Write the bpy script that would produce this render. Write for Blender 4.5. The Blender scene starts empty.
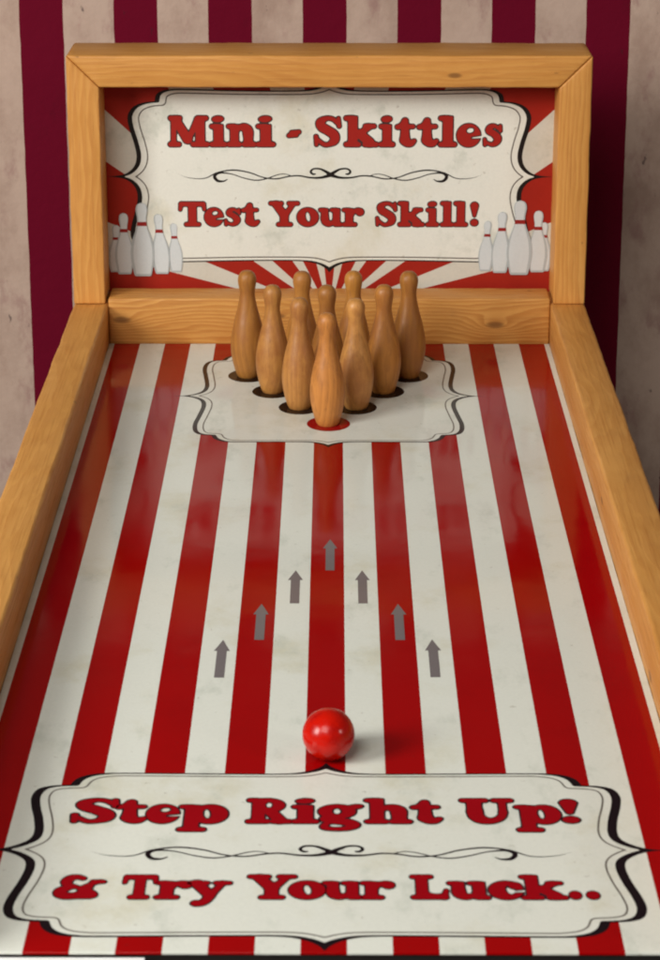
import bpy, bmesh, math, random
import numpy as np
from mathutils import Vector, Matrix, noise
from mathutils.geometry import tessellate_polygon
random.seed(7)
S = bpy.context.scene
COL = S.collection

# ------------------------------------------------------------------ camera
cam_d = bpy.data.cameras.new("camera")
cam = bpy.data.objects.new("camera", cam_d); COL.objects.link(cam)
S.camera = cam
cam_d.sensor_fit = 'VERTICAL'; cam_d.sensor_height = 24.0; cam_d.sensor_width = 16.5
cam_d.lens = 2250.0/960*24
cam_d.shift_y = -(480-300)/960.0
cam_d.clip_start = .05; cam_d.clip_end = 60
cam.location = (.0062, 0, .6887)
TH = math.atan(683/2250.0); YAW = math.radians(.1462)
cam.rotation_euler = (math.pi/2-TH, 0, YAW)
cam_d.dof.use_dof = True; cam_d.dof.focus_distance = 1.85; cam_d.dof.aperture_fstop = 14
S.render.resolution_x = 704; S.render.resolution_y = 1024
S.cycles.filter_width = 2.0; S.cycles.caustics_reflective = False; S.cycles.caustics_refractive = False

# ------------------------------------------------------------------ world, lamps, exposure
W = bpy.data.worlds.new("World"); S.world = W; W.use_nodes = True
bg = W.node_tree.nodes["Background"]
bg.inputs[0].default_value = (1, .93, .84, 1); bg.inputs[1].default_value = .065
def area(name, loc, aim, size, power, col, sy=None):
    l = bpy.data.lights.new(name, 'AREA'); l.size = size; l.energy = power; l.color = col
    if sy: l.shape = 'RECTANGLE'; l.size_y = sy
    o = bpy.data.objects.new(name, l); COL.objects.link(o); o.location = loc
    o.rotation_euler = (Vector(aim)-Vector(loc)).to_track_quat('-Z', 'Y').to_euler()
    return o
area('window_light', (-1.75, .35, 1.05), (0, 1.75, 0), .75, 50, (1, .985, .94), .8)
area('room_light', (1.9, .3, 1.0), (0, 1.7, 0), .3, 6, (1, .95, .88))
area('fill_light', (-.85, -.6, 2.2), (0, 1.8, 0), 1.4, 46, (1, .975, .92))  # added soft fill in place of ambient light, no visible source
S.view_settings.view_transform = 'Standard'; S.view_settings.look = 'None'
S.view_settings.exposure = 0.07; S.view_settings.gamma = 1.0

# ------------------------------------------------------------------ node helpers
class NT:
    def __init__(s, name):
        s.m = bpy.data.materials.new(name); s.m.use_nodes = True
        s.t = s.m.node_tree; s.b = s.t.nodes['Principled BSDF']
        s.tc = s.t.nodes.new('ShaderNodeTexCoord')
    def n(s, ty, **kw):
        x = s.t.nodes.new(ty)
        for k, v in kw.items(): setattr(x, k, v)
        return x
    def l(s, a, b): s.t.links.new(a, b)
    def put(s, sock, v):
        if hasattr(v, 'is_output'): s.l(v, sock)
        else: sock.default_value = v
    def math(s, op, a, b=0, c=0, clamp=False):
        x = s.n('ShaderNodeMath', operation=op, use_clamp=clamp)
        s.put(x.inputs[0], a); s.put(x.inputs[1], b); s.put(x.inputs[2], c)
        return x.outputs[0]
    def map(s, src, scale=(1,1,1), loc=(0,0,0)):
        x = s.n('ShaderNodeMapping'); s.l(src, x.inputs[0])
        x.inputs['Scale'].default_value = scale; x.inputs['Location'].default_value = loc
        return x.outputs[0]
    def noise(s, vec, sc, det=4, rough=.55, dist=0):
        x = s.n('ShaderNodeTexNoise'); s.l(vec, x.inputs['Vector'])
        x.inputs['Scale'].default_value = sc; x.inputs['Detail'].default_value = det
        x.inputs['Roughness'].default_value = rough; x.inputs['Distortion'].default_value = dist
        return x.outputs[0]
    def ramp(s, v, a, b, lo=0., hi=1.):
        x = s.n('ShaderNodeMapRange'); x.interpolation_type = 'SMOOTHSTEP'
        s.put(x.inputs[0], v)
        for i, q in enumerate((a, b, lo, hi)): x.inputs[1+i].default_value = q
        return x.outputs[0]
    def mix(s, f, a, b, mode='MIX'):
        x = s.n('ShaderNodeMix', data_type='RGBA', blend_type=mode)
        s.put(x.inputs[0], f)
        s.put(x.inputs[6], a if hasattr(a, 'is_output') else (*a, 1))
        s.put(x.inputs[7], b if hasattr(b, 'is_output') else (*b, 1))
        return x.outputs[2]
    def bump(s, h, dist, strength=1.):
        x = s.n('ShaderNodeBump'); s.put(x.inputs['Height'], h)
        x.inputs['Distance'].default_value = dist; x.inputs['Strength'].default_value = strength
        s.l(x.outputs[0], s.b.inputs['Normal'])
    def xyz(s, v):
        x = s.n('ShaderNodeSeparateXYZ'); s.l(v, x.inputs[0]); return x.outputs

CREAM = (.70, .705, .635); RED = (.32, .0012, .0018); RED_H = (.33, .018, .010)
def aged(t, base, amt=1.):
    """age a printed cream: faint warm stains, green-grey smudges and small specks"""
    g = t.n('ShaderNodeNewGeometry').outputs['Position']
    a = t.ramp(t.noise(g, 11, 6, .65), .5, .75, 0, .45*amt)
    c = t.mix(a, base, (base[0]*.80, base[1]*.74, base[2]*.58))
    b = t.ramp(t.noise(t.map(g, (1,.6,1), (3,1,2)), 26, 5, .7), .52, .72, 0, .42*amt)
    c = t.mix(b, c, (base[0]*.70, base[1]*.73, base[2]*.70))
    d = t.ramp(t.noise(t.map(g, (1,1,1), (9,4,2)), 150, 3, .6), .67, .75, 0, .38*amt)
    c = t.mix(d, c, (base[0]*.55, base[1]*.50, base[2]*.45))
    e = t.ramp(t.noise(g, 420, 2, .5), .3, .7, .975, 1.01)
    return t.mix(1., c, t_rgb(t, e), 'MULTIPLY')
def t_rgb(t, v):
    x = t.n('ShaderNodeCombineColor')
    for i in range(3): t.l(v, x.inputs[i])
    return x.outputs[0]
def gloss(t, board=True):
    b = t.b
    g = t.n('ShaderNodeNewGeometry').outputs['Position']
    if board:
        t.put(b.inputs['Roughness'], t.ramp(t.noise(g, 9, 4, .6), .3, .8, .07, .17))
        b.inputs['Specular IOR Level'].default_value = .15
        t.bump(t.noise(g, 22, 2, .4), .00022)
    else:
        b.inputs['Roughness'].default_value = .38; b.inputs['Specular IOR Level'].default_value = .22
def printed(name, col, board, age=1.):
    t = NT(name)
    c = aged(t, col, age)
    t.l(c, t.b.inputs['Base Color']); gloss(t, board); return t.m

def m_stripes():
    t = NT('striped_print')
    x = t.xyz(t.tc.outputs['Object'])[0]
    f = t.math('FRACT', t.math('ADD', t.math('DIVIDE', x, .05), 100.25))
    red = t.math('MULTIPLY', t.math('LESS_THAN', f, .505), t.math('LESS_THAN', t.math('ABSOLUTE', x), .2135))
    g = t.n('ShaderNodeNewGeometry').outputs['Position']
    rc = t.mix(t.ramp(t.noise(g, 14, 6, .7), .45, .8, 0, .4), RED, (RED[0]*.72, RED[1], RED[2]))
    rc = t.mix(t.ramp(t.noise(g, 240, 2, .6), .68, .74, 0, .35), rc, (.16, .012, .01))
    c = t.mix(red, aged(t, (.71, .72, .65), 1.4), rc)
    t.l(c, t.b.inputs['Base Color']); gloss(t, True); return t.m
def m_burst():
    """sunburst print of the backboard: rays leave a point low on the middle line"""
    t = NT('sunburst_print')
    p = t.xyz(t.tc.outputs['Object'])
    a = t.math('ARCTAN2', p[0], t.math('SUBTRACT', p[2], .0187))          # 0 = straight up
    f = t.math('FRACT', t.math('ADD', t.math('DIVIDE', a, math.radians(20.3)), 50+.30))
    red = t.math('LESS_THAN', f, .60)
    c = t.mix(red, aged(t, (.60,.57,.49), 1.4), aged(t, RED_H, .5))
    t.l(c, t.b.inputs['Base Color']); gloss(t, False); return t.m

def m_wood(name, knots=(), tone=(1,1,1), con=.55, seed=0., rings=1.):
    """varnished pine; grain runs along local axis X, knots = (x, z, radius, bend)"""
    t = NT(name)
    o = t.tc.outputs['Object']; p = t.xyz(o)
    warp = t.noise(t.map(o, (3.2, 14, 14), (seed, seed*2, 0)), 1., 4, .5)
    fine = t.noise(t.map(o, (12, 420, 420), (seed, 0, seed)), 1., 3, .6)
    ph = t.math('MULTIPLY_ADD', warp, 7.5*rings, t.math('MULTIPLY', p[2], 125*rings))
    ph = t.math('MULTIPLY_ADD', p[1], 75*rings, ph)
    dark = None
    for (kx, kz, r, amp) in knots:
        dx = t.math('DIVIDE', t.math('SUBTRACT', p[0], kx), r*2.6)
        dz = t.math('DIVIDE', t.math('SUBTRACT', p[2], kz), r)
        d2 = t.math('MULTIPLY_ADD', dx, dx, t.math('MULTIPLY', dz, dz))
        g = t.math('DIVIDE', amp, t.math('ADD', d2, 1.))
        ph = t.math('ADD', ph, g)
        e = t.ramp(d2, .02, .30, 1, 0)
        dark = e if dark is None else t.math('MAXIMUM', dark, e)
    saw = t.math('FRACT', ph)
    ring = t.math('MULTIPLY', t.ramp(saw, .0, .78, 0, 1), t.ramp(saw, .86, 1., 1, 0))
    big = t.noise(t.map(o, (2.5, 9, 9), (seed*3, 1, 0)), 1., 4, .6)
    light = (.66*tone[0], .325*tone[1], .085*tone[2]); mid = (.46*tone[0], .175*tone[1], .034*tone[2])
    c = t.mix(t.ramp(big, .35, .7), light, (light[0]*.86, light[1]*.80, light[2]*.68))
    c = t.mix(t.math('MULTIPLY', ring, con), c, mid)
    c = t.mix(t.ramp(fine, .48, .72, 0, .42), c, (mid[0]*.75, mid[1]*.66, mid[2]*.5))
    mott = t.ramp(t.noise(t.map(o, (26, 55, 55), (seed, 7, 3)), 1., 5, .7), .42, .72, 0, .34)
    c = t.mix(mott, c, (light[0]*.72, light[1]*.60, light[2]*.42))
    dirt = t.ramp(t.noise(t.map(o, (7, 22, 22), (5, seed, 2)), 1., 6, .7), .60, .80, 0, .5)
    c = t.mix(dirt, c, (.26, .135, .045))
    spot = t.ramp(t.noise(t.map(o, (60, 110, 110), (1, seed, 2)), 1., 2, .5), .74, .80, 0, .55)
    c = t.mix(spot, c, (.18, .08, .025))
    if dark is not None:
        c = t.mix(t.math('MULTIPLY', dark, .75), c, (.17, .07, .02))
    t.l(c, t.b.inputs['Base Color'])
    t.put(t.b.inputs['Roughness'], t.ramp(fine, .3, .7, .40, .55)); t.b.inputs['Specular IOR Level'].default_value = .35
    t.bump(t.math('ADD', t.math('MULTIPLY', fine, .7), t.math('MULTIPLY', ring, .3)), .0003, .8)
    return t.m
def m_pin(name, tone, seed):
    t = NT(name); o = t.tc.outputs['Object']; p = t.xyz(o)
    w = t.noise(t.map(o, (20, 20, 7), (seed, seed, 0)), 1., 3, .5)
    ph = t.math('MULTIPLY_ADD', w, 4.5, t.math('MULTIPLY', p[0], 190))
    saw = t.math('FRACT', ph)
    ring = t.math('MULTIPLY', t.ramp(saw, 0, .75, 0, 1), t.ramp(saw, .85, 1, 1, 0))
    fine = t.noise(t.map(o, (600, 600, 45), (seed, 0, 0)), 1., 3, .6)
    lathe = t.noise(t.map(o, (3, 3, 900), (0, seed, 0)), 1., 2, .5)
    c = t.mix(t.math('MULTIPLY', ring, .30), (.50*tone[0], .235*tone[1], .062*tone[2]), (.25*tone[0], .098*tone[1], .023*tone[2]))
    c = t.mix(t.ramp(fine, .5, .72, 0, .45), c, (.23, .092, .025))
    blot = t.ramp(t.noise(t.map(o, (28, 28, 22), (seed*2, 3, 0)), 1., 5, .65), .44, .66, 0, .62)
    c = t.mix(blot, c, (.30, .105, .032))
    t.l(c, t.b.inputs['Base Color'])
    t.put(t.b.inputs['Roughness'], t.ramp(fine, .3, .7, .36, .52)); t.b.inputs['Specular IOR Level'].default_value = .35
    t.bump(t.math('ADD', t.math('MULTIPLY', lathe, .5), fine), .00018)
    return t.m
def m_wall():
    t = NT('striped_wall_paint'); o = t.tc.outputs['Object']; p = t.xyz(o)
    wob = t.math('MULTIPLY', t.math('SUBTRACT', t.noise(t.map(o, (1,1,9)), 3., 3, .5), .5), .0022)
    x = t.math('ADD', p[0], wob)
    f = t.math('FRACT', t.math('ADD', t.math('DIVIDE', t.math('ADD', x, .3280), .0998), 50.))
    red = t.math('LESS_THAN', f, .463)
    a = t.ramp(t.noise(t.map(o, (1,1,.7)), 10, 9, .70), .42, .68, 0, .75)
    c = t.mix(a, (.49, .355, .285), (.31, .20, .155))
    b = t.ramp(t.noise(t.map(o, (1.2,1,.6), (4,2,7)), 24, 7, .68), .52, .68, 0, .6)
    c = t.mix(b, c, (.29, .155, .14))
    d = t.ramp(t.noise(t.map(o, (1.5,1,.6), (1,8,3)), 48, 4, .7), .645, .70, 0, .75)
    c = t.mix(d, c, (.085, .06, .055))
    r = t.mix(t.ramp(t.noise(t.map(o, (1,1,.7), (2,2,2)), 20, 5, .7), .55, .75, 0, .6), (.125, .0005, .013), (.085, .002, .010))
    r = t.mix(t.ramp(t.noise(t.map(o, (1.5,1,.6), (1,8,3)), 48, 4, .7), .66, .72, 0, .5), r, (.04, .012, .016))
    t.l(t.mix(red, c, r), t.b.inputs['Base Color'])
    t.b.inputs['Roughness'].default_value = .85; t.b.inputs['Specular IOR Level'].default_value = .12
    t.bump(t.noise(o, 60, 5, .6), .002, .5)
    return t.m
def m_plain(name, col, rough=.5, var=.15, sc=60):
    t = NT(name)
    n = t.ramp(t.noise(t.tc.outputs['Object'], sc, 4, .6), .3, .75)
    t.l(t.mix(n, col, tuple(c*(1-var) for c in col)), t.b.inputs['Base Color'])
    t.b.inputs['Roughness'].default_value = rough
    return t.m

# ------------------------------------------------------------------ object helpers
def link(name, bm_or_me, mats, parent=None, loc=None, mat=None, smooth=False):
    if isinstance(bm_or_me, bmesh.types.BMesh):
        me = bpy.data.meshes.new(name); bm_or_me.to_mesh(me); bm_or_me.free()
    else: me = bm_or_me
    for m in (mats if isinstance(mats, (list, tuple)) else [mats]): me.materials.append(m)
    if smooth:
        for p in me.polygons: p.use_smooth = True
    o = bpy.data.objects.new(name, me); COL.objects.link(o)
    if parent: o.parent = parent
    if mat is not None: o.matrix_local = mat
    if loc is not None: o.location = loc
    return o
def tag(o, label=None, cat=None, group=None, kind=None):
    for k, v in (('label', label), ('category', cat), ('group', group), ('kind', kind)):
        if v: o[k] = v
    return o
def empty(name, loc=(0,0,0)):
    o = bpy.data.objects.new(name, None); COL.objects.link(o); o.location = loc
    o.empty_display_size = .02; return o
def prism(poly, y0, y1, bevel=.0012, jitter=0.):
    """polygon in local XZ, extruded along local Y"""
    bm = bmesh.new()
    a = [bm.verts.new((x, y0, z)) for x, z in poly]; b = [bm.verts.new((x, y1, z)) for x, z in poly]
    n = len(poly)
    bm.faces.new(a); bm.faces.new(b[::-1])
    for i in range(n): bm.faces.new((a[(i+1) % n], a[i], b[i], b[(i+1) % n]))
    bmesh.ops.recalc_face_normals(bm, faces=bm.faces)
    if bevel: bmesh.ops.bevel(bm, geom=list(bm.edges), offset=bevel, segments=3, affect='EDGES', profile=.5)
    return bm
def box(x0, x1, y0, y1, z0, z1, bevel=.0012):
    return prism([(x0,z0),(x1,z0),(x1,z1),(x0,z1)], y0, y1, bevel)

# ---------- flat printed shapes from signed distance fields
def field_mesh(bm, F, x0, y0, d, to3, mi):
    """fill {F<0} of a grid sampled every d from (x0,y0); to3 maps (u,v) to a point"""
    ny, nx = F.shape
    ins = F < 0
    cache = {}
    def gv(i, j):
        k = (i, j)
        if k not in cache: cache[k] = bm.verts.new(to3(x0+i*d, y0+j*d))
        return cache[k]
    def ev(i, j, k, l):
        key = (i, j, k, l) if (i, j) < (k, l) else (k, l, i, j)
        if key not in cache:
            i, j, k, l = key; a = F[j, i]; b = F[l, k]; t = min(max(a/(a-b), .001), .999)
            cache[key] = bm.verts.new(to3(x0+(i+(k-i)*t)*d, y0+(j+(l-j)*t)*d))
        return cache[key]
    cnt = ins[:-1,:-1].astype(int)+ins[:-1,1:]+ins[1:,:-1]+ins[1:,1:]
    for j in range(ny-1):
        row = cnt[j]; i = 0
        idx = np.nonzero(row)[0]
        q = 0
        while q < len(idx):
            i = int(idx[q])
            if row[i] == 4:
                e = q
                while e+1 < len(idx) and idx[e+1] == idx[e]+1 and row[idx[e+1]] == 4: e += 1
                k = int(idx[e])+1
                f = bm.faces.new((gv(i, j), gv(k, j), gv(k, j+1), gv(i, j+1))); f.material_index = mi
                q = e+1; continue
            c = ((i, j), (i+1, j), (i+1, j+1), (i, j+1)); vs = []
            for a in range(4):
                p, r = c[a], c[(a+1) % 4]
                if ins[p[1], p[0]]: vs.append(gv(*p))
                if ins[p[1], p[0]] != ins[r[1], r[0]]: vs.append(ev(*p, *r))
            if len(vs) >= 3:
                f = bm.faces.new(vs); f.material_index = mi
            q += 1

def spline(pts, n=8):
    P = np.array(pts, float); out = []
    for i in range(len(P)-1):
        a = P[max(i-1, 0)]; b = P[i]; c = P[i+1]; d = P[min(i+2, len(P)-1)]
        for k in range(n):
            t = k/n
            out.append(.5*((2*b)+(-a+c)*t+(2*a-5*b+4*c-d)*t*t+(-a+3*b-3*c+d)*t**3))
    out.append(P[-1]); return np.array(out)

# ---------- the fat round-serif letters, drawn stroke by stroke (cap height 1)
def sm(a, b, k=.045):
    h = np.clip(.5+.5*(b-a)/k, 0, 1); return b+(a-b)*h-k*h*(1-h)
def smax(a, b, k=.03): return -sm(-a, -b, k)
class G:
    def __init__(s, w, lo=-.12, hi=1.12, d=.021):
        s.w = w; s.d = d; s.x0 = -.12; s.y0 = lo
        nx = int((w+.24)/d)+2; ny = int((hi-lo)/d)+2
        s.X, s.Y = np.meshgrid(s.x0+np.arange(nx)*d, s.y0+np.arange(ny)*d)
        s.F = np.full(s.X.shape, 9.)
    def cap(s, x0, y0, x1, y1, r0, r1=None, k=.045, cut=False):
        r1 = r0 if r1 is None else r1
        dx, dy = x1-x0, y1-y0; L = dx*dx+dy*dy+1e-9
        t = np.clip(((s.X-x0)*dx+(s.Y-y0)*dy)/L, 0, 1)
        f = np.hypot(s.X-x0-t*dx, s.Y-y0-t*dy)-(r0+(r1-r0)*t)
        s.F = smax(s.F, -f) if cut else sm(s.F, f, k); return s
    def box(s, x0, y0, x1, y1, r=.03):
        qx = np.abs(s.X-(x0+x1)/2)-(x1-x0)/2+r; qy = np.abs(s.Y-(y0+y1)/2)-(y1-y0)/2+r
        f = np.hypot(np.maximum(qx, 0), np.maximum(qy, 0))+np.minimum(np.maximum(qx, qy), 0)-r
        s.F = sm(s.F, f); return s
    def ell(s, cx, cy, rx, ry, a=0, cut=False):
        c, n = math.cos(a), math.sin(a); u = (s.X-cx)*c+(s.Y-cy)*n; v = -(s.X-cx)*n+(s.Y-cy)*c
        k0 = np.hypot(u/rx, v/ry); k1 = np.hypot(u/rx**2, v/ry**2)+1e-6
        f = k0*(k0-1)/k1
        s.F = smax(s.F, -f) if cut else sm(s.F, f); return s
    def st(s, pts, n=6):
        q = spline(pts, n)
        F0 = s.F; s.F = np.full(s.X.shape, 9.)
        for a, b in zip(q[:-1], q[1:]): s.cap(a[0], a[1], b[0], b[1], max(a[2], .005), max(b[2], .005), k=.012)
        s.F = sm(F0, s.F); return s
    def foot(s, x0, x1, y=.07, t=.07): return s.cap(x0+t, y, x1-t, y, t+.008)
def glyph(c):
    if c == 'M':
        g = G(1.30); g.cap(.17,.1,.18,.88,.08).cap(.26,.86,.61,.24,.13,.15).cap(.63,.2,.93,.86,.075,.10).box(.87,.05,1.16,.95)
        g.foot(0,.4).foot(.72,1.30).foot(.02,.44,.93).foot(.88,1.27,.93); return g
    if c == 'i': return G(.56).box(.13,.03,.44,.72).foot(0,.56).foot(.01,.34,.66,.065).ell(.27,.90,.19,.105,.08)
    if c == 'n':
        g = G(.95).box(.11,.03,.38,.72).foot(0,.47).foot(0,.3,.66,.065).box(.55,.03,.84,.5).foot(.5,.95)
        return g.st([(.3,.5,.06),(.42,.62,.08),(.56,.63,.12),(.67,.54,.155),(.69,.4,.15)])
    if c == '-': return G(.5).cap(.08,.36,.33,.38,.065).cap(.17,.46,.42,.48,.065)
    if c == 'S':
        g = G(.92).st([(.74,.78,.05),(.62,.90,.065),(.42,.925,.07),(.23,.80,.125),(.27,.65,.14),(.46,.53,.14),(.66,.38,.145),(.67,.2,.13),(.5,.075,.07),(.33,.075,.065),(.16,.22,.05)])
        return g.cap(.80,.93,.82,.67,.055,.065).cap(.10,.06,.09,.33,.055,.065)
    if c == 'k':
        g = G(1.10).box(.13,.03,.43,1).foot(0,.53).foot(0,.34,.93)
        return g.cap(.44,.36,.78,.64,.085,.10).foot(.62,1.02,.67,.065).cap(.5,.42,.82,.14,.14,.15).foot(.6,1.1)
    if c == 't':
        g = G(.70).cap(.33,.22,.33,.84,.15,.10).cap(.09,.65,.58,.66,.07).cap(.10,.62,.34,.86,.05,.06)
        return g.st([(.33,.22,.15),(.40,.13,.125),(.52,.11,.10),(.63,.19,.06)])
    if c == 'l': return G(.56).box(.13,.03,.44,1).foot(0,.56).foot(0,.34,.93)
    if c == 'e':
        g = G(.76).ell(.38,.37,.38,.385).ell(.43,.53,.135,.10,.25,cut=True).cap(.50,.285,.92,.33,.045,.07,cut=True)
        return g
    if c == 's':
        g = G(.68).st([(.52,.59,.04),(.40,.68,.055),(.26,.64,.085),(.22,.52,.10),(.38,.42,.10),(.50,.28,.115),(.46,.14,.09),(.32,.07,.06),(.15,.14,.04)])
        return g.cap(.575,.68,.585,.52,.05).cap(.10,.06,.09,.24,.05)
    if c == 'T':
        g = G(1.08).box(.38,.03,.70,.95).foot(.22,.86).cap(.12,.90,.96,.90,.09)
        return g.cap(.09,.89,.06,.68,.08,.065).cap(.99,.89,1.02,.68,.08,.065)
    if c == 'Y':
        g = G(1.20).cap(.28,.88,.58,.48,.14,.16).cap(.96,.90,.64,.45,.08,.11).box(.44,.03,.76,.5).foot(.30,.92)
        return g.foot(0,.56,.93).foot(.72,1.20,.93)
    if c == 'o': return G(.84).ell(.42,.37,.42,.385).ell(.43,.38,.105,.215,.18,cut=True)
    if c == 'u':
        g = G(.95).box(.10,.25,.38,.72).foot(0,.3,.66,.065).box(.57,.05,.85,.72).foot(.46,.76,.66,.065).foot(.6,.95)
        return g.st([(.24,.35,.14),(.27,.2,.145),(.38,.11,.115),(.5,.12,.09),(.64,.22,.06)])
    if c == 'r':
        g = G(.85).box(.12,.03,.41,.72).foot(0,.56).foot(0,.3,.66,.065)
        return g.st([(.36,.46,.06),(.45,.60,.08),(.60,.66,.08)]).ell(.68,.58,.155,.15)
    if c == 'p':
        g = G(.98,-.38).box(.12,-.25,.41,.72).foot(0,.56,-.25).foot(0,.3,.66,.065)
        return g.ell(.62,.36,.36,.385).ell(.56,.37,.085,.20,.1,cut=True)
    if c == 'R':
        g = G(1.15).box(.14,.03,.46,.97).foot(0,.60).foot(0,.3,.93)
        g.ell(.56,.72,.40,.275).box(.3,.86,.6,.995).ell(.56,.73,.10,.12,cut=True)
        return g.cap(.62,.44,.84,.13,.15,.15).foot(.62,1.15)
    if c == 'g':
        g = G(.85,-.38).ell(.36,.47,.35,.285).ell(.36,.48,.095,.13,cut=True).ell(.72,.67,.13,.085,.3).cap(.5,.6,.7,.68,.06)
        g.st([(.18,.28,.05),(.12,.17,.08),(.25,.10,.10),(.5,.06,.12),(.66,-.06,.12),(.56,-.19,.08),(.34,-.23,.06),(.14,-.18,.07),(.14,-.05,.06),(.24,.06,.05)])
        return g
    if c == 'h':
        g = G(.98).box(.12,.03,.40,1).foot(0,.49).foot(0,.34,.93).box(.57,.03,.87,.5).foot(.52,.98)
        return g.st([(.3,.5,.06),(.44,.62,.08),(.58,.63,.12),(.70,.54,.155),(.72,.4,.15)])
    if c == 'U':
        g = G(1.18).box(.15,.4,.47,.97).foot(0,.62,.93).box(.85,.4,1.01,.97).foot(.70,1.18,.93)
        return g.st([(.31,.5,.16),(.33,.3,.165),(.43,.16,.145),(.60,.10,.105),(.77,.15,.09),(.89,.28,.085),(.93,.45,.08)])
    if c == '&':
        g = G(1.25).st([(.86,.50,.06),(.74,.34,.07),(.58,.16,.10),(.40,.11,.115),(.22,.18,.14),(.20,.33,.13),(.36,.45,.09),(.50,.50,.06)])
        g.st([(.50,.50,.06),(.36,.55,.09),(.29,.70,.12),(.38,.86,.11),(.54,.90,.08),(.66,.84,.07)])
        g.st([(.62,.42,.05),(.80,.56,.06),(.98,.68,.07),(1.08,.72,.06)]).cap(.90,.72,1.14,.70,.06)
        return g.st([(.62,.44,.06),(.80,.30,.12),(.92,.16,.13)]).cap(.3,.1,.86,.1,.09)
    if c == 'y':
        g = G(1.0,-.38).cap(.22,.64,.50,.2,.14,.13).cap(.80,.66,.46,-.05,.075,.085)
        g.st([(.54,.12,.1),(.46,-.06,.10),(.36,-.17,.10),(.24,-.18,.11)])
        return g.foot(0,.50,.66,.065).foot(.60,1.0,.66,.065)
    if c == 'L':
        g = G(1.05).box(.15,.03,.47,.97).foot(0,.62,.93).cap(.08,.08,.94,.08,.08)
        return g.cap(.90,.08,.97,.36,.09,.06).st([(.45,.2,.08),(.62,.13,.08),(.9,.15,.06)])
    if c == 'c':
        g = G(.76).ell(.38,.37,.38,.385).ell(.48,.39,.12,.20,.1,cut=True).cap(.5,.30,.9,.36,.05,.08,cut=True)
        return g.ell(.58,.56,.14,.13)
    if c == '!':
        return G(.40).cap(.20,.82,.20,.45,.165,.065).ell(.20,.15,.16,.135)
    return G(.40).ell(.20,.17,.185,.165)

def letters(bm, seq, base, cap, to3, mdark, mred, grow=.036):
    for (c, a, b) in seq:
        g = glyph(c); sx = (b-a)/(g.w+.03); 
        dz = cap*.004
        field_mesh(bm, g.F-grow, g.x0, g.y0, g.d, lambda u, v: to3(a+(u+.015)*sx, base+v*cap, 0), mdark)
        field_mesh(bm, g.F+.002, g.x0, g.y0, g.d, lambda u, v: to3(a+(u+.015)*sx, base+v*cap, 1), mred)

# ---------- label plates with a bracketed outline, one quadrant of the outline given
def cartouche(bm, quad, to3, flank, rim, gap, mats=(0, 1, 2), d=.0007):
    q = [np.array(s, float) for s in quad]
    pts = np.vstack([spline(s, 8) for s in q])
    hx, hy = pts[:,0].max()+.004, pts[:,1].max()+.004
    nx, ny = int(hx/d)+2, int(hy/d)+2
    X, Y = np.meshgrid(np.arange(nx)*d, np.arange(ny)*d)
    D = np.full(X.shape, 9.); inside = np.zeros(X.shape, bool)
    poly = [tuple(p) for p in pts]+[(0, 0)]
    # mirror in y for a closed half shape when counting crossings
    for (x1, y1), (x2, y2) in zip(pts[:-1], pts[1:]):
        dx, dy = x2-x1, y2-y1; L = dx*dx+dy*dy
        if L < 1e-14: continue
        t = np.clip(((X-x1)*dx+(Y-y1)*dy)/L, 0, 1)
        D = np.minimum(D, np.hypot(X-x1-t*dx, Y-y1-t*dy))
    n = len(poly)
    for i in range(n):
        (x1, y1), (x2, y2) = poly[i], poly[(i+1) % n]
        if y1 == y2: continue
        yy = Y+1e-7
        c = ((y1 > yy) != (y2 > yy)) & (X+1e-7 < (x2-x1)*(yy-y1)/(y2-y1)+x1)
        inside ^= c
    F = np.where(inside, -D, D)
    F = np.hstack([F[:, :0:-1], F]); F = np.vstack([F[:0:-1], F])
    x0, y0 = -(nx-1)*d, -(ny-1)*d
    def erode(F, r):
        k = int(round(r/d)); R = np.maximum(np.roll(F, k, 1), np.roll(F, -k, 1))
        R[:, :k] = 9; R[:, -k:] = 9; return R
    def blur(A):
        for ax in (0, 1): A = (np.roll(A, 1, ax)+2*A+np.roll(A, -1, ax))/4
        return A
    field_mesh(bm, F, x0, y0, d, lambda u, v: to3(u, v, 0), mats[0])
    C = blur(erode(F, flank-rim)+rim)
    field_mesh(bm, C, x0, y0, d, lambda u, v: to3(u, v, 1), mats[1])
    E = blur(erode(F, flank-rim+gap*.5)+rim+gap*.32)
    ring = np.maximum(E, -(E+.0012))
    field_mesh(bm, ring, x0, y0, d, lambda u, v: to3(u, v, 2), mats[2])

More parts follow.
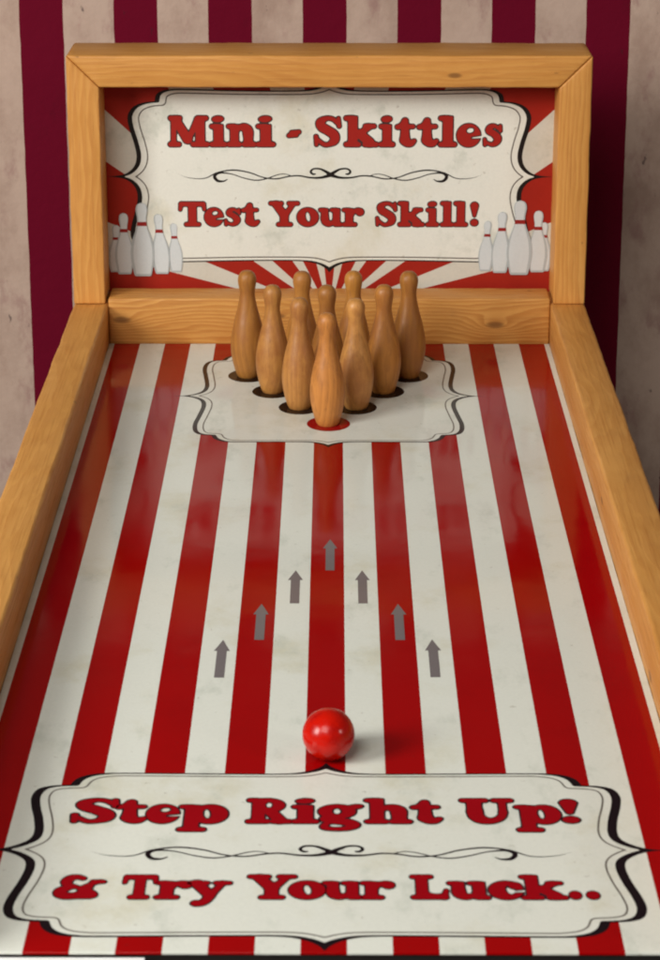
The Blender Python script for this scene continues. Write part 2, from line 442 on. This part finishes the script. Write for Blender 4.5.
def flourish(bm, to3, sx, sz, mi=0):
    """calligraphic swirl, drawn in units of the header picture (half width 155)"""
    A = [(-155,-1.5,.15),(-143,3,.4),(-127,3.5,.6),(-114,-2.5,.8),(-98,-5,1.),(-82,-2.5,.9),(-68,2.5,.8),(-55,4,.9),(-42,1.5,.9),(-32,.8,1.),(-20,2.8,1.2),(-9,2.6,1.7),(0,0,2.6)]
    B = [(-104,4.5,.5),(-108,6.5,1.1),(-114,6,1.9),(-117,1.5,2.2),(-112,-2,1.3),(-100,-1,.7),(-88,3,.7),(-76,5.5,.8),(-65,4,.7),(-54,0,.6),(-46,-1,.5),(-38,1.5,.5)]
    C = [(-15.5,-1,1.0),(-18,-1,1.4),(-20,-3.4,1.5),(-17,-6.3,1.2),(-10.5,-6.2,1.3),(-5,-3.6,1.9),(0,-.3,2.6)]
    d = 1.0
    xs = np.arange(-160, 161, d); ys = np.arange(-11, 12, d)*1.; xs = np.arange(-160, 160.6, .6); ys = np.arange(-11, 11.2, .6)
    X, Y = np.meshgrid(xs, ys); F = np.full(X.shape, 9.)
    for st in (A, B, C):
        q = spline(st, 7)
        for (x1, y1, r1), (x2, y2, r2) in zip(q[:-1], q[1:]):
            for s in (1, -1):
                ax, bx = x1*s, x2*s; i0 = max(0, np.searchsorted(xs, min(ax, bx)-5)); i1 = np.searchsorted(xs, max(ax, bx)+5)
                XX = X[:, i0:i1]; YY = Y[:, i0:i1]; dx, dy = bx-ax, y2-y1
                t = np.clip(((XX-ax)*dx+(YY-y1)*dy)/(dx*dx+dy*dy+1e-9), 0, 1)
                F[:, i0:i1] = np.minimum(F[:, i0:i1], np.hypot(XX-ax-t*dx, YY-y1-t*dy)-(.74)*(r1+(r2-r1)*t))
    field_mesh(bm, F, xs[0], ys[0], .6, lambda u, v: to3(u*sx, -v*sz, 0), mi)

# ------------------------------------------------------------------ materials
M = dict(
    cream_b=printed('cream_board_print', CREAM, True, 1.5), black_b=printed('black_board_print', (.012,.006,.008), True, .2),
    grey_b=printed('grey_line_board_print', (.16,.14,.12), True, .2), dark_b=printed('letter_edge_board_print', (.035,.012,.016), True, .2),
    red_b=printed('letter_red_board_print', (.30,.001,.005), True, .5), arrow=printed('mauve_grey_print', (.175,.15,.152), True, .5),
    spot=printed('spot_black_print', (.022,.012,.008), True, .3), spotred=printed('spot_red_print', (.30,.003,.005), True, .4),
    cream_h=printed('cream_header_print', (.75,.74,.66), False, 1.5), black_h=printed('black_header_print', (.015,.011,.010), False, .2),
    grey_h=printed('grey_line_header_print', (.12,.10,.085), False, .2), dark_h=printed('letter_edge_header_print', (.055,.03,.028), False, .2),
    red_h=printed('letter_red_header_print', (.34,.018,.013), False, .5),
    pin_h=printed('pin_white_print', (.60,.63,.63), False, .3), pin_hs=printed('pin_grey_print', (.42,.45,.45), False, .3),
    pin_band=printed('pin_band_print', (.28,.02,.018), False, .3),
)
# ------------------------------------------------------------------ the setting: striped wall and table
wall = link('striped_wall', box(-1.6, 1.6, 0, .05, -1.0, .43, .002), m_wall(), loc=(0, 2.36, 0))
tag(wall, 'stained wall with wide maroon and pinkish cream vertical stripes behind the game', 'wall')
table = link('tabletop', box(-.24, .24, .80, 2.18, -.035, -.0135, .002), m_plain('dark_tabletop', (.012,.009,.008), .45))
tag(table, 'very dark tabletop showing below the front edge of the striped board', 'table', kind='structure')

# ------------------------------------------------------------------ the game
YF, YB = 1.058, 2.12          # front end of the board, face of the back rail
game = empty('skittles_game', (0, YB, 0))
tag(game, 'wooden framed tabletop mini skittles game with red and cream striped alley', 'game')
inv = Matrix.Translation((0, -YB, 0))
def part(name, bm, mats, parent=game, mat=Matrix(), smooth=False):
    p = parent; off = Matrix.Identity(4)
    if parent is game: off = inv
    return link(name, bm, mats, parent, mat=off @ mat, smooth=smooth)

base = part('base_board', box(-.2175, .2175, YF+.001, YB-.001, -.013, -.0017, .0008), m_plain('black_edge', (.014,.011,.010), .5))
bm = box(-.2178, .2178, YF, YB-.0005, -.0016, 0, .0003)
surf = part('playing_surface', bm, m_stripes())
def on_board(cx, cy, lift=.00012):
    return lambda u, v, k: (cx+u, cy+v, lift+k*.00007)

Q_BOT = [[(.2000,0),(.1900,.0012),(.1815,.0050),(.1745,.0115),(.1727,.0200),(.1745,.0340),(.1782,.0500),(.1795,.0620),(.1765,.0710),(.1690,.0750),(.1575,.0760)],
         [(.1575,.0760),(.1548,.0830),(.1490,.0880),(.1400,.0905),(.1250,.0912),(.0600,.0905),(.0260,.0905),(.0120,.0935),(.0040,.0985),(0,.1040)]]
Q_MID = [[(.1440,0),(.1330,.0012),(.1235,.0060),(.1175,.0150),(.1160,.0300),(.1185,.0550),(.1208,.0760),(.1195,.0930),(.1140,.1020),(.1030,.1045)],
         [(.1030,.1045),(.1000,.1130),(.0940,.1190),(.0850,.1215),(.0600,.1215),(.0230,.1215),(.0110,.1240),(.0040,.1290),(0,.1340)]]
Q_HEAD = [[(.2215,0),(.2090,.0010),(.1995,.0040),(.1925,.0110),(.1902,.0210),(.1925,.0340),(.1968,.0490),(.1980,.0610),(.1925,.0700),(.1825,.0745),(.1712,.0758)],
          [(.1712,.0758),(.1695,.0825),(.1640,.0862),(.1560,.0878),(.1400,.0880),(.0800,.0868),(.0320,.0868),(.0150,.0890),(.0050,.0935),(0,.0985)]]
bm = bmesh.new(); cartouche(bm, Q_BOT, on_board(.0005, 1.1635), .0057, .0015, .0060)
part('banner_panel', bm, [M['black_b'], M['cream_b'], M['grey_b']], surf)
bm = bmesh.new(); cartouche(bm, Q_MID, on_board(0, 1.9630), .0040, .0014, .0058)
part('pin_deck_panel', bm, [M['black_b'], M['cream_b'], M['grey_b']], surf)

L3 = [('S',-.1535,-.1228),('t',-.1276,-.1059),('e',-.1077,-.0869),('p',-.0881,-.0577),('R',-.0475,-.0192),('i',-.0204,-.0032),('g',-.0047,.0236),('h',.0236,.0525),('t',.0507,.0712),('U',.0814,.1145),('p',.1139,.1422),('!',.1404,.1543)]
L4 = [('&',-.1541,-.1224),('T',-.1147,-.0943),('r',-.0958,-.0742),('y',-.0782,-.0522),('Y',-.0439,-.0154),('o',-.0204,.0011),('u',-.0012,.022),('r',.0203,.0407),('L',.0486,.071),('u',.0696,.0939),('c',.0926,.1132),('k',.1109,.1375),('.',.1375,.1455),('.',.1472,.1557)]
tb = lambda u, v, k: (u, v, .00034+k*.00007)
bm = bmesh.new(); letters(bm, L3, 1.1933, .0292, tb, 0, 1)
part('lettering', bm, [M['dark_b'], M['red_b']], surf)
bm = bmesh.new(); letters(bm, L4, 1.1104, .0252, tb, 0, 1)
part('lettering', bm, [M['dark_b'], M['red_b']], surf)
bm = bmesh.new(); flourish(bm, lambda u, v, k: (.004+u, 1.1602+v, .00034), .1415/155, .00112)
part('flourish', bm, M['black_b'], surf)
for (x, y0, y1) in [(.0022,1.5658,1.6255),(-.0236,1.5064,1.5658),(.0264,1.5064,1.5658),(-.0474,1.4452,1.5056),(.0519,1.4452,1.5056),(-.0727,1.3862,1.4450),(.0743,1.3872,1.4462)]:
    bm = bmesh.new()
    hw, sw, hl = .0056, .0034, (y1-y0)*.30
    bm.faces.new([bm.verts.new((x+a, b, .00012)) for a, b in ((-sw,y0),(sw,y0),(sw,y1-hl),(hw,y1-hl),(0,y1),(-hw,y1-hl),(-sw,y1-hl))])
    part('arrow', bm, M['arrow'], surf)
ROWS = [(1.8880, [0.]), (1.9315, [-.0262,.0245]), (1.9755, [-.0518,-.0008,.0508]), (2.0205, [-.0762,-.0262,.0242,.0748])]
for ri, (y, xs) in enumerate(ROWS):
    for x in xs:
        bm = bmesh.new()
        bm.faces.new([bm.verts.new((x+.0193*math.cos(a), y+.0193*math.sin(a), .00034)) for a in [2*math.pi*i/64 for i in range(64)]])
        part('pin_spot', bm, M['spotred'] if ri == 0 else M['spot'], surf)

# ---- timber: grain runs along local X
def beam(name, poly, y0, y1, mat4, mat, bevel=.0014, wear=.0005):
    """hand-sanded timber: edges and faces wander a little along the length"""
    bm = prism(poly, y0, y1, bevel)
    xa = min(v.co.x for v in bm.verts); xb = max(v.co.x for v in bm.verts); off = random.uniform(0, 50)
    x = xa+.006
    while x < xb-.004:
        g = list(bm.verts)+list(bm.edges)+list(bm.faces)
        bmesh.ops.bisect_plane(bm, geom=g, plane_co=(x,0,0), plane_no=(1,0,0)); x += .007
    for v in bm.verts:
        if v.co.x < xa+.035 or v.co.x > xb-.035: continue
        a = Vector((v.co.x*30+off, v.co.y*40, v.co.z*40)); b = Vector((v.co.x*110+off, v.co.y*50, v.co.z*50))
        v.co.y += wear*(noise.noise(a)+.6*noise.noise(b)); v.co.z += wear*(noise.noise(a+Vector((7,3,1)))+.6*noise.noise(b+Vector((2,9,4))))
    o = part(name, bm, mat, game, mat4, smooth=True)
    o.data.set_sharp_from_angle(angle=math.radians(40)); return o
RZ = .0405
for s, kn, sd in ((-1, [(.30,.03,.008,1.2)], 1.3), (1, [(.33,.02,.007,1.4),(.62,.03,.006,1.)], 4.1)):
    L = 2.195-YF+.012
    m4 = Matrix.Translation((s*.235, YF-.012, -.0135)) @ Matrix.Rotation(math.pi/2, 4, 'Z')
    beam('side_rail', [(0,0),(L,0),(L,RZ+.0135),(0,RZ+.0135)], -.0170, .0170, m4, m_wood('pine_side_%s' % ('left' if s < 0 else 'right'), kn, (1.0,1.,1.) if s < 0 else (.98,.96,.95), .26, seed=sd, rings=1.3), .0026, .0006)
m4 = Matrix.Translation((0, YB, -.0015))
beam('back_rail', [(-.2178,0),(.2178,0),(.2178,.0478),(-.2178,.0478)], 0, .038, m4,
     m_wood('pine_back', [(-.205,.026,.008,3.6),(.164,.021,.008,4.2),(-.05,.03,.006,1.6),(.07,.012,.006,1.5)], con=.68, seed=2.2, rings=1.9), .0020)
# header frame, mitred; timber .0315 wide, .072 deep
ZB, ZT, XO, TW, TD = RZ+.0004, .2885, .2515, .0310, .070
for s in (-1, 1):
    Lp = ZT-ZB
    # local X up the post, local Z towards the outside
    ax = Matrix(((0,0,s,s*(XO-TW)),(0,1,0,YB-.0005),(1,0,0,ZB),(0,0,0,1)))
    if s < 0: ax = Matrix(((0,0,-1,-(XO-TW)),(0,1,0,YB-.0005),(1,0,0,ZB),(0,0,0,1)))
    o = beam('frame_post', [(0,0),(Lp-TW-.0003,0),(Lp-.0003,TW),(0,TW)], 0, TD, ax, m_wood('pine_post_%s' % ('left' if s < 0 else 'right'), (), (1.05,1.04,1.05), .42, seed=5.7+s, rings=1.3), .0016)
beam('top_rail', [(-XO+TW,0),(XO-TW,0),(XO,TW),(-XO,TW)], 0, TD, Matrix.Translation((0, YB-.0005, ZT-TW)), m_wood('pine_top', [(.12,.012,.006,1.)], (1.02,1.,.98), .34, seed=8.8, rings=1.2), .0022)

# ---- printed backboard
YS = 2.165
sign = part('backboard_sign', box(-XO+TW-.002, XO-TW+.002, YS, YS+.004, .040, ZT-TW+.002, .0004), m_burst())
up = lambda cx, cz, lift=.00015: (lambda u, v, k: (cx+u, YS-lift-k*.00007, cz+v))
bm = bmesh.new(); cartouche(bm, Q_HEAD, up(0, .1590), .0050, .0012, .0068)
part('banner_panel', bm, [M['black_h'], M['cream_h'], M['grey_h']], sign)
L1 = [('M',-.159,-.1177),('i',-.1182,-.1002),('n',-.1013,-.0715),('i',-.0726,-.0528),('-',-.0426,-.027),('S',-.0163,.0132),('k',.014,.0488),('i',.0483,.0649),('t',.0636,.0863),('t',.085,.1083),('l',.107,.1257),('e',.1247,.1493),('s',.1496,.1716)]
L2 = [('T',-.15,-.1222),('e',-.1247,-.1049),('s',-.1059,-.0866),('t',-.0885,-.0687),('Y',-.0603,-.0294),('o',-.0326,-.0104),('u',-.0109,.0134),('r',.0125,.0351),('S',.045,.0684),('k',.0679,.0949),('i',.0956,.1091),('l',.1101,.124),('l',.1233,.1378),('!',.139,.1493)]
th = lambda u, v, k: (u, YS-.00040-k*.00008, v)
bm = bmesh.new(); letters(bm, L1, .1896, .0306, th, 0, 1, .032)
part('lettering', bm, [M['dark_h'], M['red_h']], sign)
bm = bmesh.new(); letters(bm, L2, .1084, .0252, th, 0, 1, .036)
part('lettering', bm, [M['dark_h'], M['red_h']], sign)
bm = bmesh.new(); flourish(bm, lambda u, v, k: (.0012+u, YS-.0004, .1608+v), .1520/155, .00098)
part('flourish', bm, M['black_h'], sign)
PROF = [(0,.30),(.02,.36),(.10,.42),(.22,.485),(.32,.50),(.42,.47),(.52,.39),(.60,.30),(.67,.23),(.74,.195),(.80,.20),(.86,.235),(.91,.25),(.96,.21),(.985,.13),(1,.0)]
prof = spline(PROF, 5)
def printed_pin(cx, z0, h, w, lean, lay):
    bm = bmesh.new(); y = YS-.0005-lay*.0004
    def flat(sc, dx, yy, mi, a=0., b=1.):
        R = [(t, r) for t, r in prof if a <= t <= b]
        L = [(-r*w*sc, t) for t, r in R]; Rr = [(r*w*sc, t) for t, r in R][::-1]
        vs = [bm.verts.new((cx+dx+q+lean*t*h, yy, z0+t*h)) for q, t in L+Rr if True]
        f = bm.faces.new(vs); f.material_index = mi
    flat(1., 0, y, 0); flat(.80, -.0004 if cx > 0 else .0004, y-.00008, 1, .03, .985); flat(1.0, 0, y-.00016, 2, .675, .745)
    bmesh.ops.remove_doubles(bm, verts=bm.verts, dist=1e-6)
    return part('printed_pin', bm, [M['pin_hs'], M['pin_h'], M['pin_band']], sign)
for i, (cx, z0, h, w, ln, ly) in enumerate([(-.2135,.0607,.0489,.0139,.02,0),(-.2048,.0586,.0635,.0164,.0,1),(-.1866,.0567,.0760,.0208,.0,2),(-.1674,.0590,.0622,.0159,-.05,1),(-.1532,.0607,.0508,.0129,-.04,0),
        (.1559,.0620,.0521,.0134,.04,0),(.1705,.0603,.0632,.0164,.03,1),(.1897,.0583,.0770,.0223,.0,2),(.2080,.0610,.0638,.0169,.0,1),(.2140,.0620,.0507,.0139,.0,0)]):
    printed_pin(cx, z0, h, w*1.13, ln, ly)

# ------------------------------------------------------------------ turned pins
PIN = [(.0000,0),(.0085,0),(.0098,.0006),(.0110,.0030),(.0130,.0095),(.0150,.0190),(.0159,.0275),(.0158,.0335),(.0149,.0420),(.0130,.0520),(.0107,.0610),(.0088,.0690),(.0075,.0760),(.0070,.0805),(.0072,.0845),(.0080,.0895),(.0085,.0935),(.0082,.0972),(.0068,.1005),(.0042,.1028),(.0,.1036)]
def pin_bm(fat, tall):
    q = spline(PIN, 4); bm = bmesh.new(); N = 48; rings = []
    for r, z in q:
        r = max(r, 0)*fat; z *= tall
        rings.append([bm.verts.new((0,0,z))] if r < 1e-5 else [bm.verts.new((r*math.cos(2*math.pi*i/N), r*math.sin(2*math.pi*i/N), z)) for i in range(N)])
    for a, b in zip(rings[:-1], rings[1:]):
        for i in range(N):
            j = (i+1) % N
            if len(a) == 1 and len(b) == 1: continue
            vs = [a[0], b[j], b[i]] if len(a) == 1 else ([a[i], a[j], b[0]] if len(b) == 1 else [a[i], a[j], b[j], b[i]])
            bm.faces.new(vs)
    bmesh.ops.recalc_face_normals(bm, faces=bm.faces); return bm
pins = [
 (0,0, (1.12,.96,.84), 'reddish turned wooden skittle alone at the front point on the red spot'),
 (1,0, (1.0,.96,.95), 'wooden skittle just behind and left of the front one, middle of left slanting line'),
 (1,1, (1.18,1.18,1.2), 'pale honey wooden skittle just behind and right of the front one'),
 (2,0, (1.0,.97,.9), 'wooden skittle second from the left end in the triangle, between two others'),
 (2,1, (.74,.64,.52), 'dark wooden skittle in the very centre of the triangle, hidden behind the front one'),
 (2,2, (.92,.80,.62), 'wooden skittle second from the right end of the triangle, reddish round head'),
 (3,0, (.80,.71,.56), 'wooden skittle at the back left corner of the triangle'),
 (3,1, (1.0,.92,.72), 'back row wooden skittle left of centre, only its golden head clear'),
 (3,2, (.98,.90,.66), 'back row wooden skittle right of centre, its round head before the sunburst'),
 (3,3, (.74,.64,.46), 'dark wooden skittle at the back right corner of the triangle'),
]
for k, (r, i, tone, lab) in enumerate(pins):
    y, xs = ROWS[r]
    o = link('skittle', pin_bm(1+random.uniform(-.02, .03), 1+random.uniform(-.008, .008)), m_pin('turned_wood_%d' % k, tone, k*1.7), smooth=True)
    o.location = (xs[i]+random.uniform(-.0006, .0006), y, .00036)
    o.rotation_euler = (random.uniform(-.008, .008), random.uniform(-.012, .012), random.uniform(0, 6.28))
    tag(o, lab, 'skittle', 'ten wooden skittles set up in a triangle')

# ------------------------------------------------------------------ ball
bm = bmesh.new(); bmesh.ops.create_uvsphere(bm, u_segments=64, v_segments=32, radius=.0165)
t = NT('red_ball_paint')
n = t.noise(t.tc.outputs['Object'], 90, 4, .6)
t.l(t.mix(t.ramp(n, .35, .75), (.50, .006, .001), (.34, .002, .001)), t.b.inputs['Base Color'])
t.put(t.b.inputs['Roughness'], t.ramp(t.noise(t.tc.outputs['Object'], 160, 5, .7), .3, .75, .14, .34))
t.b.inputs['Specular IOR Level'].default_value = .32
t.bump(t.noise(t.tc.outputs['Object'], 130, 3, .5), .00012, .6)
ball = link('ball', bm, t.m, loc=(.0020, 1.2740, .0167), smooth=True)
tag(ball, 'small glossy red ball resting on the centre red stripe above the Step Right Up banner', 'ball')

# ------------------------------------------------------------------ white card in front, bottom left
bm = box(-.27, -.0963, .93, 1.0560, 0, .0006, .0001)
card = link('white_card', bm, m_plain('white_card_paper', (.88,.88,.87), .6, .02), loc=(0, 0, -.0025))
tag(card, 'blank white card against the front edge of the striped board, lower left corner', 'card')
